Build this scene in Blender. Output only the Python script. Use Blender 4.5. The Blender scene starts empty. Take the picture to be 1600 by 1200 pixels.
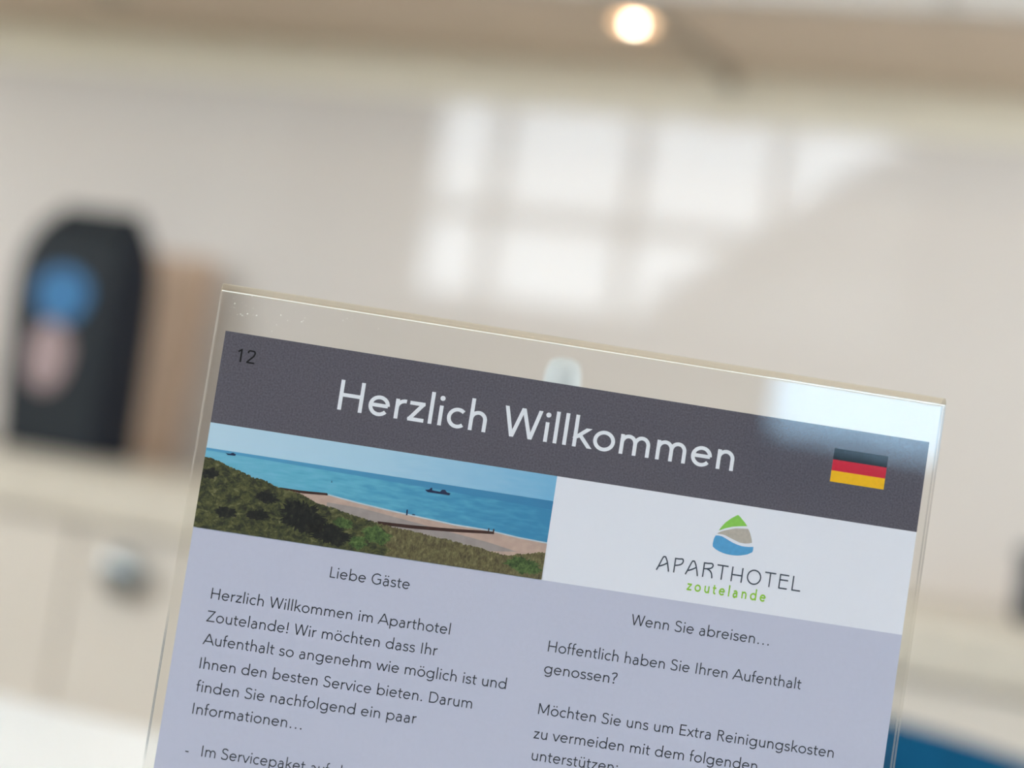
import bpy, bmesh, math, random
from mathutils import Vector, Matrix
from mathutils.geometry import delaunay_2d_cdt
random.seed(7)
scene = bpy.context.scene
C = scene.collection
PI = math.pi

# ------------------------------------------------------------------ camera, sky, exposure
EYE = Vector((0.0, 0.0, 0.97))
cam_data = bpy.data.cameras.new('camera')
cam = bpy.data.objects.new('camera', cam_data)
C.objects.link(cam)
cam.matrix_world = Matrix.Translation(EYE) @ Matrix((
    (0.933415, -0.132238, 0.33354),
    (0.323993, -0.088754, -0.941887),
    (0.154157, 0.987236, -0.04))).to_4x4()
cam_data.sensor_width = 36.0
cam_data.lens = 60.0
cam_data.clip_start = 0.01
cam_data.dof.use_dof = True
cam_data.dof.focus_distance = 0.351
cam_data.dof.aperture_fstop = 6.3
scene.camera = cam

world = bpy.data.worlds.new('daylight_sky')
scene.world = world
world.use_nodes = True
wbg = world.node_tree.nodes['Background']
wbg.inputs['Color'].default_value = (0.84, 0.92, 1.0, 1)
wbg.inputs['Strength'].default_value = 7.5

scene.view_settings.view_transform = 'Standard'
scene.view_settings.look = 'None'
scene.view_settings.gamma = 1.0
scene.view_settings.use_curve_mapping = False
scene.view_settings.exposure = 1.42
scene.cycles.use_denoising = True
scene.cycles.transparent_max_bounces = 24
scene.cycles.max_bounces = 14
scene.cycles.sample_clamp_indirect = 6.0
scene.cycles.caustics_reflective = False
scene.cycles.caustics_refractive = True


def portal(name, x0, x1, z0, z1, y):
    d = bpy.data.lights.new(name, 'AREA')
    d.shape = 'RECTANGLE'
    d.size, d.size_y = x1 - x0, z1 - z0
    d.cycles.is_portal = True
    o = bpy.data.objects.new(name, d)
    C.objects.link(o)
    o.location = ((x0 + x1) / 2, y, (z0 + z1) / 2)
    o.rotation_euler = (PI / 2, 0, 0)          # shines towards +y, into the room
    return o


WIN1 = (-2.50, -0.69, 1.46, 2.44)
WIN2 = (1.04, 1.98, 1.07, 2.20)
portal('daylight_window_one', *WIN1, -1.40)
portal('daylight_window_two', *WIN2, -1.40)
FILL_DOOR = (0.95, 1.85, 0.06, 2.25)                # y0, y1, z0, z1 of an unseen right-hand door added to brighten the room
p_ = portal('daylight_patio', FILL_DOOR[0], FILL_DOOR[1], FILL_DOOR[2], FILL_DOOR[3], 0)
p_.location = (2.40, (FILL_DOOR[0] + FILL_DOOR[1]) / 2, (FILL_DOOR[2] + FILL_DOOR[3]) / 2)
p_.rotation_euler = (PI / 2, 0, PI / 2)          # shines towards -x, into the room
FILL_WIN = (0.98, 1.44, 1.00, 2.25)                  # y0, y1, z0, z1 of an unseen left window added to brighten that side
p_ = portal('daylight_window_three', *FILL_WIN, 0)
p_.location = (-3.0, (FILL_WIN[0] + FILL_WIN[1]) / 2, (FILL_WIN[2] + FILL_WIN[3]) / 2)
p_.rotation_euler = (PI / 2, 0, -PI / 2)         # shines towards +x, into the room

# ------------------------------------------------------------------ materials


def srgb(r, g, b):
    f = lambda c: c / 12.92 if c <= 0.04045 else ((c + 0.055) / 1.055) ** 2.4
    return (f(r / 255), f(g / 255), f(b / 255), 1)


def mat(name, col, rough=0.5, spec=0.5, metal=0.0, var=0.05, scale=8.0, coat=0.0, ior=None, bump=0.0, stretch=None):
    """principled material whose colour wanders a little with procedural noise"""
    m = bpy.data.materials.new(name)
    m.use_nodes = True
    nt = m.node_tree
    b = nt.nodes['Principled BSDF']
    b.inputs['Roughness'].default_value = rough
    b.inputs['Specular IOR Level'].default_value = spec
    b.inputs['Metallic'].default_value = metal
    b.inputs['Coat Weight'].default_value = coat
    b.inputs['Coat Roughness'].default_value = 0.03
    if ior:
        b.inputs['IOR'].default_value = ior
    tc = nt.nodes.new('ShaderNodeTexCoord')
    src = tc.outputs['Object']
    if stretch:
        mp = nt.nodes.new('ShaderNodeMapping')
        mp.inputs['Scale'].default_value = stretch
        nt.links.new(src, mp.inputs['Vector'])
        src = mp.outputs['Vector']
    n = nt.nodes.new('ShaderNodeTexNoise')
    n.inputs['Scale'].default_value = scale
    n.inputs['Detail'].default_value = 4
    nt.links.new(src, n.inputs['Vector'])
    r = nt.nodes.new('ShaderNodeValToRGB')
    c = col
    r.color_ramp.elements[0].position = 0.3
    r.color_ramp.elements[1].position = 0.7
    r.color_ramp.elements[0].color = tuple(max(0, x * (1 - var)) for x in c[:3]) + (1,)
    r.color_ramp.elements[1].color = tuple(min(1, x * (1 + var)) for x in c[:3]) + (1,)
    nt.links.new(n.outputs['Fac'], r.inputs['Fac'])
    nt.links.new(r.outputs['Color'], b.inputs['Base Color'])
    if bump:
        bp = nt.nodes.new('ShaderNodeBump')
        bp.inputs['Strength'].default_value = bump
        bp.inputs['Distance'].default_value = 0.001
        nt.links.new(n.outputs['Fac'], bp.inputs['Height'])
        nt.links.new(bp.outputs['Normal'], b.inputs['Normal'])
    return m


def clear_sheet(name, tint=(0.985, 0.985, 0.98), f0=0.04):
    """clear plate: straight transmission plus a Schlick mirror reflection"""
    m = bpy.data.materials.new(name)
    m.use_nodes = True
    nt = m.node_tree
    nt.nodes.clear()
    out = nt.nodes.new('ShaderNodeOutputMaterial')
    mix = nt.nodes.new('ShaderNodeMixShader')
    tr = nt.nodes.new('ShaderNodeBsdfTransparent')
    tr.inputs['Color'].default_value = tint + (1,)
    gl = nt.nodes.new('ShaderNodeBsdfGlossy')
    gl.inputs['Roughness'].default_value = 0.0
    gl.inputs['Color'].default_value = (1, 1, 1, 1)
    lw = nt.nodes.new('ShaderNodeLayerWeight')
    lw.inputs['Blend'].default_value = 0.5
    pw = nt.nodes.new('ShaderNodeMath'); pw.operation = 'POWER'; pw.inputs[1].default_value = 5
    mu = nt.nodes.new('ShaderNodeMath'); mu.operation = 'MULTIPLY_ADD'
    mu.inputs[1].default_value = 1 - f0; mu.inputs[2].default_value = f0
    nt.links.new(lw.outputs['Facing'], pw.inputs[0])
    nt.links.new(pw.outputs[0], mu.inputs[0])
    nt.links.new(mu.outputs[0], mix.inputs['Fac'])
    nt.links.new(tr.outputs[0], mix.inputs[1])
    nt.links.new(gl.outputs[0], mix.inputs[2])
    nt.links.new(mix.outputs[0], out.inputs['Surface'])
    return m


def solid_acrylic(name, rough=0.0, col=(1, 1, 0.98)):
    m = bpy.data.materials.new(name)
    m.use_nodes = True
    b = m.node_tree.nodes['Principled BSDF']
    b.inputs['Base Color'].default_value = col + (1,)
    b.inputs['Transmission Weight'].default_value = 1.0
    b.inputs['IOR'].default_value = 1.49
    b.inputs['Roughness'].default_value = rough
    return m


def emit(name, col, s):
    m = bpy.data.materials.new(name)
    m.use_nodes = True
    nt = m.node_tree
    b = nt.nodes['Principled BSDF']
    b.inputs['Base Color'].default_value = col + (1,)
    b.inputs['Emission Color'].default_value = col + (1,)
    b.inputs['Emission Strength'].default_value = s
    return m


M = {}
M['wall'] = mat('painted_wall', (0.80, 0.765, 0.71, 1), 0.7, var=0.02, scale=3)
M['dark_wall'] = mat('dark_feature_wall', (0.13, 0.115, 0.105, 1), 0.8, var=0.05, scale=3)  # unseen wall darkened so the sign mirrors little light
M['net'] = clear_sheet('net_curtain', (0.20, 0.30, 0.375), 0.02)
M['back'] = mat('glossy_back_wall', (0.672, 0.61, 0.558, 1), 0.035, 0.25, var=0.02, scale=2)
M['ceil'] = mat('ceiling_paint', (0.80, 0.77, 0.72, 1), 0.8, var=0.02, scale=3)
M['floor'] = mat('oak_floor', (0.50, 0.40, 0.30, 1), 0.4, var=0.12, scale=5, stretch=(1, 9, 1))
M['trim'] = mat('white_window_paint', (0.80, 0.80, 0.78, 1), 0.4, var=0.02)
M['pane'] = clear_sheet('window_glass', (0.98, 0.985, 0.985))
M['cream'] = mat('cream_cabinet_lacquer', (0.71, 0.635, 0.545, 1), 0.35, var=0.03, scale=4)
M['gloss'] = mat('gloss_cream_lacquer', (0.62, 0.57, 0.52, 1), 0.05, 0.9, var=0.02, scale=4)
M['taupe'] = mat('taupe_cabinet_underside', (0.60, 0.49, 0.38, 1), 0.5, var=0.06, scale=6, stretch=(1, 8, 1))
M['worktop'] = mat('pale_worktop', (0.64, 0.57, 0.465, 1), 0.4, var=0.05, scale=30)
M['steel'] = mat('brushed_steel', (0.27, 0.29, 0.29, 1), 0.28, metal=1.0, var=0.05, scale=40)
M['white_top'] = mat('white_table_laminate', (0.95, 0.945, 0.935, 1), 0.3, var=0.01, scale=10)
M['blue'] = mat('petrol_blue_upholstery', srgb(6, 74, 108), 0.8, 0.12, var=0.12, scale=60, bump=0.2)
M['blackleg'] = mat('dark_chair_metal', (0.03, 0.03, 0.035, 1), 0.4, var=0.1)
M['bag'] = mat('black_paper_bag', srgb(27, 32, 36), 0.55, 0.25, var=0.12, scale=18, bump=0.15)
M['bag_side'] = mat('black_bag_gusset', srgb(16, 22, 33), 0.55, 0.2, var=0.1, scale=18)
M['bluepatch'] = mat('blue_print', srgb(40, 108, 156), 0.5, var=0.1, scale=60)
M['palepatch'] = mat('pale_pink_print', srgb(160, 136, 134), 0.5, var=0.15, scale=40)
M['board'] = mat('tan_wood', srgb(190, 160, 134), 0.5, var=0.1, scale=10, stretch=(8, 8, 1))
M['pink'] = mat('pale_pink_glaze', srgb(214, 172, 172), 0.35, var=0.04)
M['blackbox'] = mat('black_lacquer', srgb(36, 44, 56), 0.35, var=0.08)
M['candle'] = mat('white_wax', (0.50, 0.525, 0.52, 1), 0.5, var=0.02, scale=60)
M['lampshell'] = mat('grey_lamp_metal', srgb(172, 162, 146), 0.45, metal=0.6, var=0.05)
M['bulb'] = emit('lamp_bulb', (1.0, 0.88, 0.68), 10.0)
M['reflector'] = emit('lamp_reflector', (1.0, 0.62, 0.33), 1.45)
M['ceilglow'] = emit('warm_diffuser', (1.0, 0.86, 0.70), 13.0)
M['ground'] = mat('lawn', (0.10, 0.16, 0.06, 1), 0.9, var=0.3, scale=2)
M['render'] = mat('house_render', (0.18, 0.17, 0.16, 1), 0.8, var=0.1)
M['slate'] = mat('roof_slate', (0.16, 0.15, 0.15, 1), 0.7, var=0.2, scale=5)

M['acrylic'] = clear_sheet('clear_acrylic', (0.994, 0.994, 0.99), 0.036)
M['edge'] = clear_sheet('acrylic_cut_edge', (0.975, 0.975, 0.96), 0.10)
M['fold'] = clear_sheet('acrylic_fold', (0.94, 0.91, 0.84), 0.06)
M['backplate'] = clear_sheet('clear_acrylic_back', (0.994, 0.994, 0.99), 0.014)


M['crease'] = mat('polished_crease', (0.93, 0.90, 0.84, 1), 0.12, 0.8, var=0.02, scale=200)  # shared by the painted fold highlight and the dust


def printed(name, col, var=0.03, scale=1400.0, rough=0.55):
    return mat(name, col, rough, 0.12, var=var, scale=scale)


M['paper'] = printed('white_paper', (0.82, 0.835, 0.92, 1), 0.015)
M['body'] = printed('lavender_tint', (0.56, 0.575, 0.715, 1), 0.02)
M['header'] = printed('grey_print', (0.112, 0.105, 0.132, 1), 0.24, 2600)
M['ink'] = printed('dark_ink', (0.035, 0.04, 0.055, 1), 0.1)
M['blackink'] = printed('black_ink', (0.006, 0.006, 0.008, 1), 0.1)
M['whiteink'] = printed('white_lettering', (0.84, 0.86, 0.92, 1), 0.02)
M['logoink'] = printed('slate_ink', (0.06, 0.075, 0.105, 1), 0.1)
M['green'] = printed('logo_green', srgb(142, 206, 92), 0.06)
M['beige'] = printed('logo_beige', srgb(186, 178, 168), 0.08)
M['lblue'] = printed('logo_blue', srgb(90, 164, 214), 0.06)
M['greentext'] = printed('lime_ink', srgb(152, 206, 70), 0.05)
M['fblack'] = printed('flag_black', srgb(28, 36, 46), 0.1)
M['fred'] = printed('flag_red', srgb(208, 46, 68), 0.06)
M['fgold'] = printed('flag_gold', srgb(246, 190, 36), 0.05)
M['psand'] = printed('printed_sand', srgb(192, 166, 154), 0.12, 500)
M['pwet'] = printed('printed_wet_sand', srgb(160, 150, 148), 0.10, 500)
M['ppier'] = printed('printed_groyne', srgb(66, 44, 40), 0.25, 900)
M['pship'] = printed('printed_ship', srgb(40, 52, 84), 0.2, 900)
M['pfoam'] = printed('printed_surf', srgb(186, 206, 216), 0.08, 700)


def ramp_mat(name, stops, scale, detail=6, rough=0.55, stretch=(1, 1, 1), dist=0.0, nr=0.65, off=(0, 0, 0)):
    m = bpy.data.materials.new(name)
    m.use_nodes = True
    nt = m.node_tree
    b = nt.nodes['Principled BSDF']
    b.inputs['Roughness'].default_value = rough
    b.inputs['Specular IOR Level'].default_value = 0.25
    tc = nt.nodes.new('ShaderNodeTexCoord')
    mp = nt.nodes.new('ShaderNodeMapping')
    mp.inputs['Scale'].default_value = stretch
    mp.inputs['Location'].default_value = off
    n = nt.nodes.new('ShaderNodeTexNoise')
    n.inputs['Scale'].default_value = scale
    n.inputs['Detail'].default_value = detail
    n.inputs['Roughness'].default_value = nr
    n.inputs['Distortion'].default_value = dist
    r = nt.nodes.new('ShaderNodeValToRGB')
    els = r.color_ramp.elements
    while len(els) < len(stops):
        els.new(0.5)
    for e, (p, c) in zip(els, stops):
        e.position = p
        e.color = c
    nt.links.new(tc.outputs['Object'], mp.inputs['Vector'])
    nt.links.new(mp.outputs[0], n.inputs['Vector'])
    nt.links.new(n.outputs['Fac'], r.inputs['Fac'])
    nt.links.new(r.outputs['Color'], b.inputs['Base Color'])
    return m


def span_mat(name, axis, stops, x0, x1, grain=0.05, scale=700):
    """printed colour that runs across the picture from x0 to x1 (metres on the sheet)"""
    m = bpy.data.materials.new(name)
    m.use_nodes = True
    nt = m.node_tree
    b = nt.nodes['Principled BSDF']
    b.inputs['Roughness'].default_value = 0.55
    b.inputs['Specular IOR Level'].default_value = 0.25
    tc = nt.nodes.new('ShaderNodeTexCoord')
    sp = nt.nodes.new('ShaderNodeSeparateXYZ')
    mr = nt.nodes.new('ShaderNodeMapRange')
    mr.inputs['From Min'].default_value = x0
    mr.inputs['From Max'].default_value = x1
    n = nt.nodes.new('ShaderNodeTexNoise')
    mp = nt.nodes.new('ShaderNodeMapping')
    mp.inputs['Scale'].default_value = (0.35, 1, 1.6)
    n.inputs['Scale'].default_value = scale
    n.inputs['Detail'].default_value = 5
    ad = nt.nodes.new('ShaderNodeMath'); ad.operation = 'MULTIPLY_ADD'
    ad.inputs[1].default_value = grain * 6
    sb = nt.nodes.new('ShaderNodeMath'); sb.operation = 'SUBTRACT'; sb.inputs[1].default_value = 0.5
    r = nt.nodes.new('ShaderNodeValToRGB')
    els = r.color_ramp.elements
    while len(els) < len(stops):
        els.new(0.5)
    for e, (p, c) in zip(els, stops):
        e.position = p
        e.color = c
    L = nt.links.new
    L(tc.outputs['Object'], sp.inputs[0])
    L(tc.outputs['Object'], mp.inputs['Vector'])
    L(mp.outputs[0], n.inputs['Vector'])
    L(sp.outputs[axis], mr.inputs['Value'])
    L(n.outputs['Fac'], sb.inputs[0])
    L(sb.outputs[0], ad.inputs[0])
    L(mr.outputs['Result'], ad.inputs[2])
    L(ad.outputs[0], r.inputs['Fac'])
    L(r.outputs['Color'], b.inputs['Base Color'])
    return m


M['psky'] = span_mat('printed_sky', 'X', [(0.0, srgb(190, 220, 240)), (0.5, srgb(172, 210, 234)), (1.0, srgb(122, 184, 222))], 0.0, 0.072, 0.04)
M['psea'] = span_mat('printed_sea', 'X', [(0.0, srgb(116, 188, 216)), (0.35, srgb(98, 178, 206)), (0.7, srgb(74, 154, 192)), (1.0, srgb(58, 136, 180))], 0.0, 0.072, 0.2)
M['pdeep'] = span_mat('printed_far_sea', 'X', [(0.0, srgb(88, 164, 206)), (1.0, srgb(54, 128, 174))], 0.0, 0.072, 0.05)
M['pdune'] = ramp_mat('printed_dune', [(0.34, srgb(16, 20, 24)), (0.46, srgb(50, 54, 38)), (0.56, srgb(88, 90, 52)), (0.70, srgb(146, 142, 108))], 560, 12, stretch=(1, 1, 1.3), dist=0.4, nr=.78)
M['pgrass'] = ramp_mat('printed_dune_grass', [(0.34, srgb(50, 44, 34)), (0.46, srgb(92, 84, 58)), (0.56, srgb(114, 108, 72)), (0.70, srgb(166, 152, 114))], 800, 12, stretch=(1.5, 1, 0.9), dist=0.0, nr=.78, off=(3.3, 1.7, 5.1))
M['pbush'] = ramp_mat('printed_bush', [(0.38, srgb(8, 10, 16)), (0.55, srgb(28, 32, 30)), (0.70, srgb(78, 84, 52))], 900, 12, nr=.8)
M['pleaf'] = ramp_mat('printed_green_shrub', [(0.36, srgb(24, 36, 26)), (0.5, srgb(68, 92, 48)), (0.68, srgb(124, 146, 84))], 900, 12, nr=.8)

# ------------------------------------------------------------------ mesh helpers


def link(name, me, m=None, parent=None, loc=None):
    o = bpy.data.objects.new(name, me)
    C.objects.link(o)
    if m is not None:
        for k in (m if isinstance(m, (list, tuple)) else [m]):
            me.materials.append(k)
    if parent is not None:
        o.parent = parent
    if loc is not None:
        o.location = loc
    return o


def obj(name, bm, m, parent=None, loc=None, smooth=False):
    bmesh.ops.recalc_face_normals(bm, faces=bm.faces)
    me = bpy.data.meshes.new(name)
    bm.to_mesh(me)
    bm.free()
    if smooth:
        for p in me.polygons:
            p.use_smooth = True
    return link(name, me, m, parent, loc)


def tag(o, label=None, cat=None, group=None, kind=None):
    if label: o['label'] = label
    if cat: o['category'] = cat
    if group: o['group'] = group
    if kind: o['kind'] = kind
    return o


def empty(name, loc, label=None, cat=None, group=None, kind=None, rotz=0):
    o = bpy.data.objects.new(name, None)
    C.objects.link(o)
    o.location = loc
    o.rotation_euler = (0, 0, rotz)
    o.empty_display_size = 0.05
    return tag(o, label, cat, group, kind)


def add_box(bm, x0, x1, y0, y1, z0, z1, bev=0.0, seg=2):
    vs = bmesh.ops.create_cube(bm, size=1.0)['verts']
    for v in vs:
        v.co = Vector((x0 + (v.co.x + .5) * (x1 - x0), y0 + (v.co.y + .5) * (y1 - y0), z0 + (v.co.z + .5) * (z1 - z0)))
    if bev > 0:
        es = list({e for v in vs for e in v.link_edges})
        bmesh.ops.bevel(bm, geom=es, offset=bev, segments=seg, profile=0.5, affect='EDGES')
    return bm


def box(name, m, x0, x1, y0, y1, z0, z1, parent=None, bev=0.0, seg=2, smooth=False):
    return obj(name, add_box(bmesh.new(), x0, x1, y0, y1, z0, z1, bev, seg), m, parent, smooth=smooth)


def add_lathe(bm, prof, seg=32, c=(0, 0, 0), axis='Z'):
    rings = []
    for r, h in prof:
        ring = []
        for k in range(seg):
            a = 2 * PI * k / seg
            p = {'Z': (r * math.cos(a), r * math.sin(a), h), 'Y': (r * math.cos(a), h, r * math.sin(a))}[axis]
            ring.append(bm.verts.new(Vector(p) + Vector(c)))
        rings.append(ring)
    for a, b in zip(rings, rings[1:]):
        for k in range(seg):
            bm.faces.new((a[k], a[(k + 1) % seg], b[(k + 1) % seg], b[k]))
    bm.faces.new(rings[0]); bm.faces.new(rings[-1])
    return bm


def add_tube(bm, p0, p1, r0, r1=None, seg=16):
    r1 = r0 if r1 is None else r1
    p0, p1 = Vector(p0), Vector(p1)
    d = (p1 - p0).normalized()
    s = d.orthogonal().normalized()
    t = d.cross(s)
    A = [bm.verts.new(p0 + r0 * (math.cos(2 * PI * k / seg) * s + math.sin(2 * PI * k / seg) * t)) for k in range(seg)]
    B = [bm.verts.new(p1 + r1 * (math.cos(2 * PI * k / seg) * s + math.sin(2 * PI * k / seg) * t)) for k in range(seg)]
    for k in range(seg):
        bm.faces.new((A[k], A[(k + 1) % seg], B[(k + 1) % seg], B[k]))
    bm.faces.new(A); bm.faces.new(B)
    return bm


# ------------------------------------------------------------------ the room
RX0, RX1, YF, YB, ZC = -2.9, 2.3, -1.3, 2.168, 2.6


def struct(name, bm, m):
    return tag(obj(name, bm, m), kind='structure')


struct('floor', add_box(bmesh.new(), RX0 - .2, RX1 + .2, YF - .2, YB + .2, -0.1, 0.0), M['floor'])
struct('ceiling', add_box(bmesh.new(), RX0 - .2, RX1 + .2, YF - .2, YB + .2, ZC, ZC + 0.1), M['ceil'])
struct('wall_back', add_box(bmesh.new(), RX0 - .2, RX1 + .2, YB, YB + 0.2, 0, ZC), M['back'])
bm = bmesh.new()
add_box(bm, RX0 - .2, RX0, YF, FILL_WIN[0], 0, ZC)
add_box(bm, RX0 - .2, RX0, FILL_WIN[1], YB, 0, ZC)
add_box(bm, RX0 - .2, RX0, FILL_WIN[0], FILL_WIN[1], 0, FILL_WIN[2])
add_box(bm, RX0 - .2, RX0, FILL_WIN[0], FILL_WIN[1], FILL_WIN[3], ZC)
M['strip'] = mat('cream_strip', (0.87, 0.80, 0.665, 1), 0.5, 0.3, var=0.02, scale=4)
struct('trim_1', add_box(bmesh.new(), -2.03, 0.22, YB - .008, YB, 1.440, 1.5065, .003), M['strip'])  # added strip, its pale colour stands for light on the wall top
struct('wall_left', bm, M['wall'])
bm = bmesh.new()
add_box(bm, RX1, RX1 + .2, YF, FILL_DOOR[0], 0, ZC)
add_box(bm, RX1, RX1 + .2, FILL_DOOR[1], YB, 0, ZC)
add_box(bm, RX1, RX1 + .2, FILL_DOOR[0], FILL_DOOR[1], FILL_DOOR[3], ZC)
add_box(bm, RX1, RX1 + .2, FILL_DOOR[0], FILL_DOOR[1], 0, FILL_DOOR[2])
struct('wall_right', bm, M['wall'])
bm = bmesh.new()                                   # wall behind the photographer with two window openings
x = RX0 - .2
for w in (WIN1, WIN2):
    add_box(bm, x, w[0], YF - .2, YF, 0, ZC)
    add_box(bm, w[0], w[1], YF - .2, YF, 0, w[2])
    add_box(bm, w[0], w[1], YF - .2, YF, w[3], ZC)
    x = w[1]
add_box(bm, x, RX1 + .2, YF - .2, YF, 0, ZC)
struct('wall_front', bm, M['dark_wall'])


def window(name, w, xs, zs):
    root = empty(name, ((w[0] + w[1]) / 2, YF - .1, w[2]), kind='structure')
    ox, oy, oz = root.location
    f = bmesh.new()
    t = 0.045
    B = lambda b, x0, x1, z0, z1, d=.03: add_box(b, x0 - ox, x1 - ox, -d, d, z0 - oz, z1 - oz)
    B(f, w[0], w[0] + t, w[2], w[3]); B(f, w[1] - t, w[1], w[2], w[3])
    B(f, w[0] + t, w[1] - t, w[2], w[2] + t); B(f, w[0] + t, w[1] - t, w[3] - t, w[3])
    obj('window_frame', f, M['trim'], root)
    b = bmesh.new()
    for x in xs: B(b, x - .023, x + .023, w[2] + t, w[3] - t, .026)
    for z in zs: B(b, w[0] + t, w[1] - t, z - .026, z + .026, .022)
    if xs or zs: obj('glazing_bars', b, M['trim'], root)
    p = bmesh.new()
    B(p, w[0] + t, w[1] - t, w[2] + t, w[3] - t, .002)
    obj('window_pane', p, M['pane'], root)


window('window_1', WIN1, (-2.203, -1.690, -1.190), (1.815,))
window('window_2', WIN2, (), ())
nc = empty('net_curtain', ((WIN2[0] + WIN2[1]) / 2, YF + .03, WIN2[2]), 'sheer net curtain over the window whose glow shows in the clear sign', 'curtain')  # unseen, put in to weaken this window's mirror image
bm = bmesh.new()
n, cw, chh = 60, (WIN2[1] - WIN2[0]) / 2 + .05, WIN2[3] - WIN2[2] + .03
A = [bm.verts.new((-cw + 2 * cw * k / n, .006 * math.sin(k * 1.3), -.03)) for k in range(n + 1)]
B_ = [bm.verts.new((-cw + 2 * cw * k / n, .006 * math.sin(k * 1.3), chh)) for k in range(n + 1)]
for k in range(n): bm.faces.new((A[k], A[k + 1], B_[k + 1], B_[k]))
obj('curtain_cloth', bm, M['net'], nc, smooth=True)
obj('curtain_rail', add_tube(bmesh.new(), (-cw - .05, 0, chh + .012), (cw + .05, 0, chh + .012), .010), M['steel'], nc)

w3 = empty('window_3', (RX0 - .1, FILL_WIN[0], FILL_WIN[2]), kind='structure')  # unseen window put in to even out the wall light
bm = bmesh.new()
W_, H_ = FILL_WIN[1] - FILL_WIN[0], FILL_WIN[3] - FILL_WIN[2]
for y0, y1 in ((0, .05), (W_ - .05, W_)): add_box(bm, -.03, .03, y0, y1, 0, H_)
for z0, z1 in ((0, .05), (H_ - .05, H_)): add_box(bm, -.029, .029, .05, W_ - .05, z0, z1)
obj('window_frame', bm, M['trim'], w3)
obj('window_pane', add_box(bmesh.new(), -.002, .002, .05, W_ - .05, .05, H_ - .05), M['pane'], w3)
dr = empty('door_1', (RX1 + .1, FILL_DOOR[0], FILL_DOOR[2]), kind='structure')  # unseen door put in for extra daylight
bm = bmesh.new()
W_, H_ = FILL_DOOR[1] - FILL_DOOR[0], FILL_DOOR[3] - FILL_DOOR[2]
for y0, y1 in ((0, .07), (W_ / 2 - .06, W_ / 2 + .06), (W_ - .07, W_)): add_box(bm, -.03, .03, y0, y1, 0, H_)
for z0, z1 in ((0, .09), (H_ - .07, H_)):
    add_box(bm, -.029, .029, .07, W_ / 2 - .06, z0, z1)
    add_box(bm, -.029, .029, W_ / 2 + .06, W_ - .07, z0, z1)
obj('door_frame', bm, M['trim'], dr)
for y0, y1 in ((.07, W_ / 2 - .06), (W_ / 2 + .06, W_ - .07)):
    obj('glass_pane', add_box(bmesh.new(), -.003, .003, y0, y1, .09, H_ - .07), M['pane'], dr)

# outside, as the wall and the clear sign mirror it
struct('ground', add_box(bmesh.new(), -40, 40, -60, YF - .3, -0.2, -0.1), M['ground'])
hs = empty('neighbouring_house', (-0.6, -7.3, -0.1), 'grey gabled house outside beyond the high window', 'house')  # added outside so its roof cuts the mirrored panes diagonally
b = bmesh.new()
prof = [(-1.9, 0), (1.7, 0), (1.7, 2.15), (0, 3.56), (-1.9, 2.05)]
A = [b.verts.new((x, 2.0, z)) for x, z in prof]
B_ = [b.verts.new((x, -2.0, z)) for x, z in prof]
b.faces.new(A); b.faces.new(B_)
for k in range(5): b.faces.new((A[k], A[(k + 1) % 5], B_[(k + 1) % 5], B_[k]))
obj('house_wall', b, M['render'], hs)
b = bmesh.new()
for sx, (xe, ze) in ((-1, (-2.05, 1.93)), (1, (1.85, 2.03))):
    pts = [(0, 3.56), (xe, ze), (xe, ze + .13), (0, 3.70)]
    A = [b.verts.new((x, 2.1, z)) for x, z in pts]
    B_ = [b.verts.new((x, -2.1, z)) for x, z in pts]
    b.faces.new(A); b.faces.new(B_)
    for k in range(4): b.faces.new((A[k], A[(k + 1) % 4], B_[(k + 1) % 4], B_[k]))
obj('roof', b, M['slate'], hs)

# ------------------------------------------------------------------ kitchen run
WZ = 0.878


def base_unit(x0, x1, label):
    r = empty('base_cabinet', ((x0 + x1) / 2, 1.86, 0), label, 'cabinet', 'base cabinets under the worktop')
    w = (x1 - x0) / 2
    bm = bmesh.new()
    add_box(bm, -w + .001, w - .001, -.26, .3, .10, .826)
    obj('body', bm, M['cream'], r)
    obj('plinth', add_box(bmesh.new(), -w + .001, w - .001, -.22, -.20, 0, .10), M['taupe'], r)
    bm = bmesh.new()
    add_box(bm, -w + .0015, w - .0015, -.284, -.262, .104, .825, .004)
    door = obj('door', bm, M['cream'], r)
    k = add_lathe(bmesh.new(), [(.008, -.284), (.008, -.296), (.014, -.300), (.0235, -.304), (.0245, -.310), (.020, -.317), (.006, -.320)], 28, (-w + .079, 0, .784), 'Y')
    obj('knob', k, M['steel'], door, smooth=True)
    return r


base_unit(-2.22, -1.62, 'cream base cabinet at the far left end of the worktop')
base_unit(-1.62, -1.02, 'cream base cabinet under the black bag, left of the steel knob')
base_unit(-1.02, -0.42, 'cream base cabinet with round steel knob, left of the welcome sign')
base_unit(-0.42, 0.18, 'cream base cabinet right of the welcome sign, above the blue chair')
base_unit(0.18, 0.78, 'cream base cabinet at the far right end of the worktop')

t = obj('worktop', add_box(bmesh.new(), -2.22, 0.78, 1.566, YB - .001, .828, WZ, .004), M['worktop'])
tag(t, 'long pale cream worktop carrying the black bag along the back wall', 'worktop')

UZ = 1.507


def upper_unit(x0, x1, label):
    r = empty('wall_cabinet', ((x0 + x1) / 2, YB, UZ), label, 'cabinet', 'wall cabinets along the top of the picture')
    w = (x1 - x0) / 2
    obj('body', add_box(bmesh.new(), -w + .0005, w - .0005, -.306, -.001, .012, .80), M['cream'], r)
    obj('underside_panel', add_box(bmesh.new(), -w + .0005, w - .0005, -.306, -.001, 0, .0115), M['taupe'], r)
    obj('door', add_box(bmesh.new(), -w + .003, w - .003, -.328, -.308, .004, .80, .002), M['gloss'], r)


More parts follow.
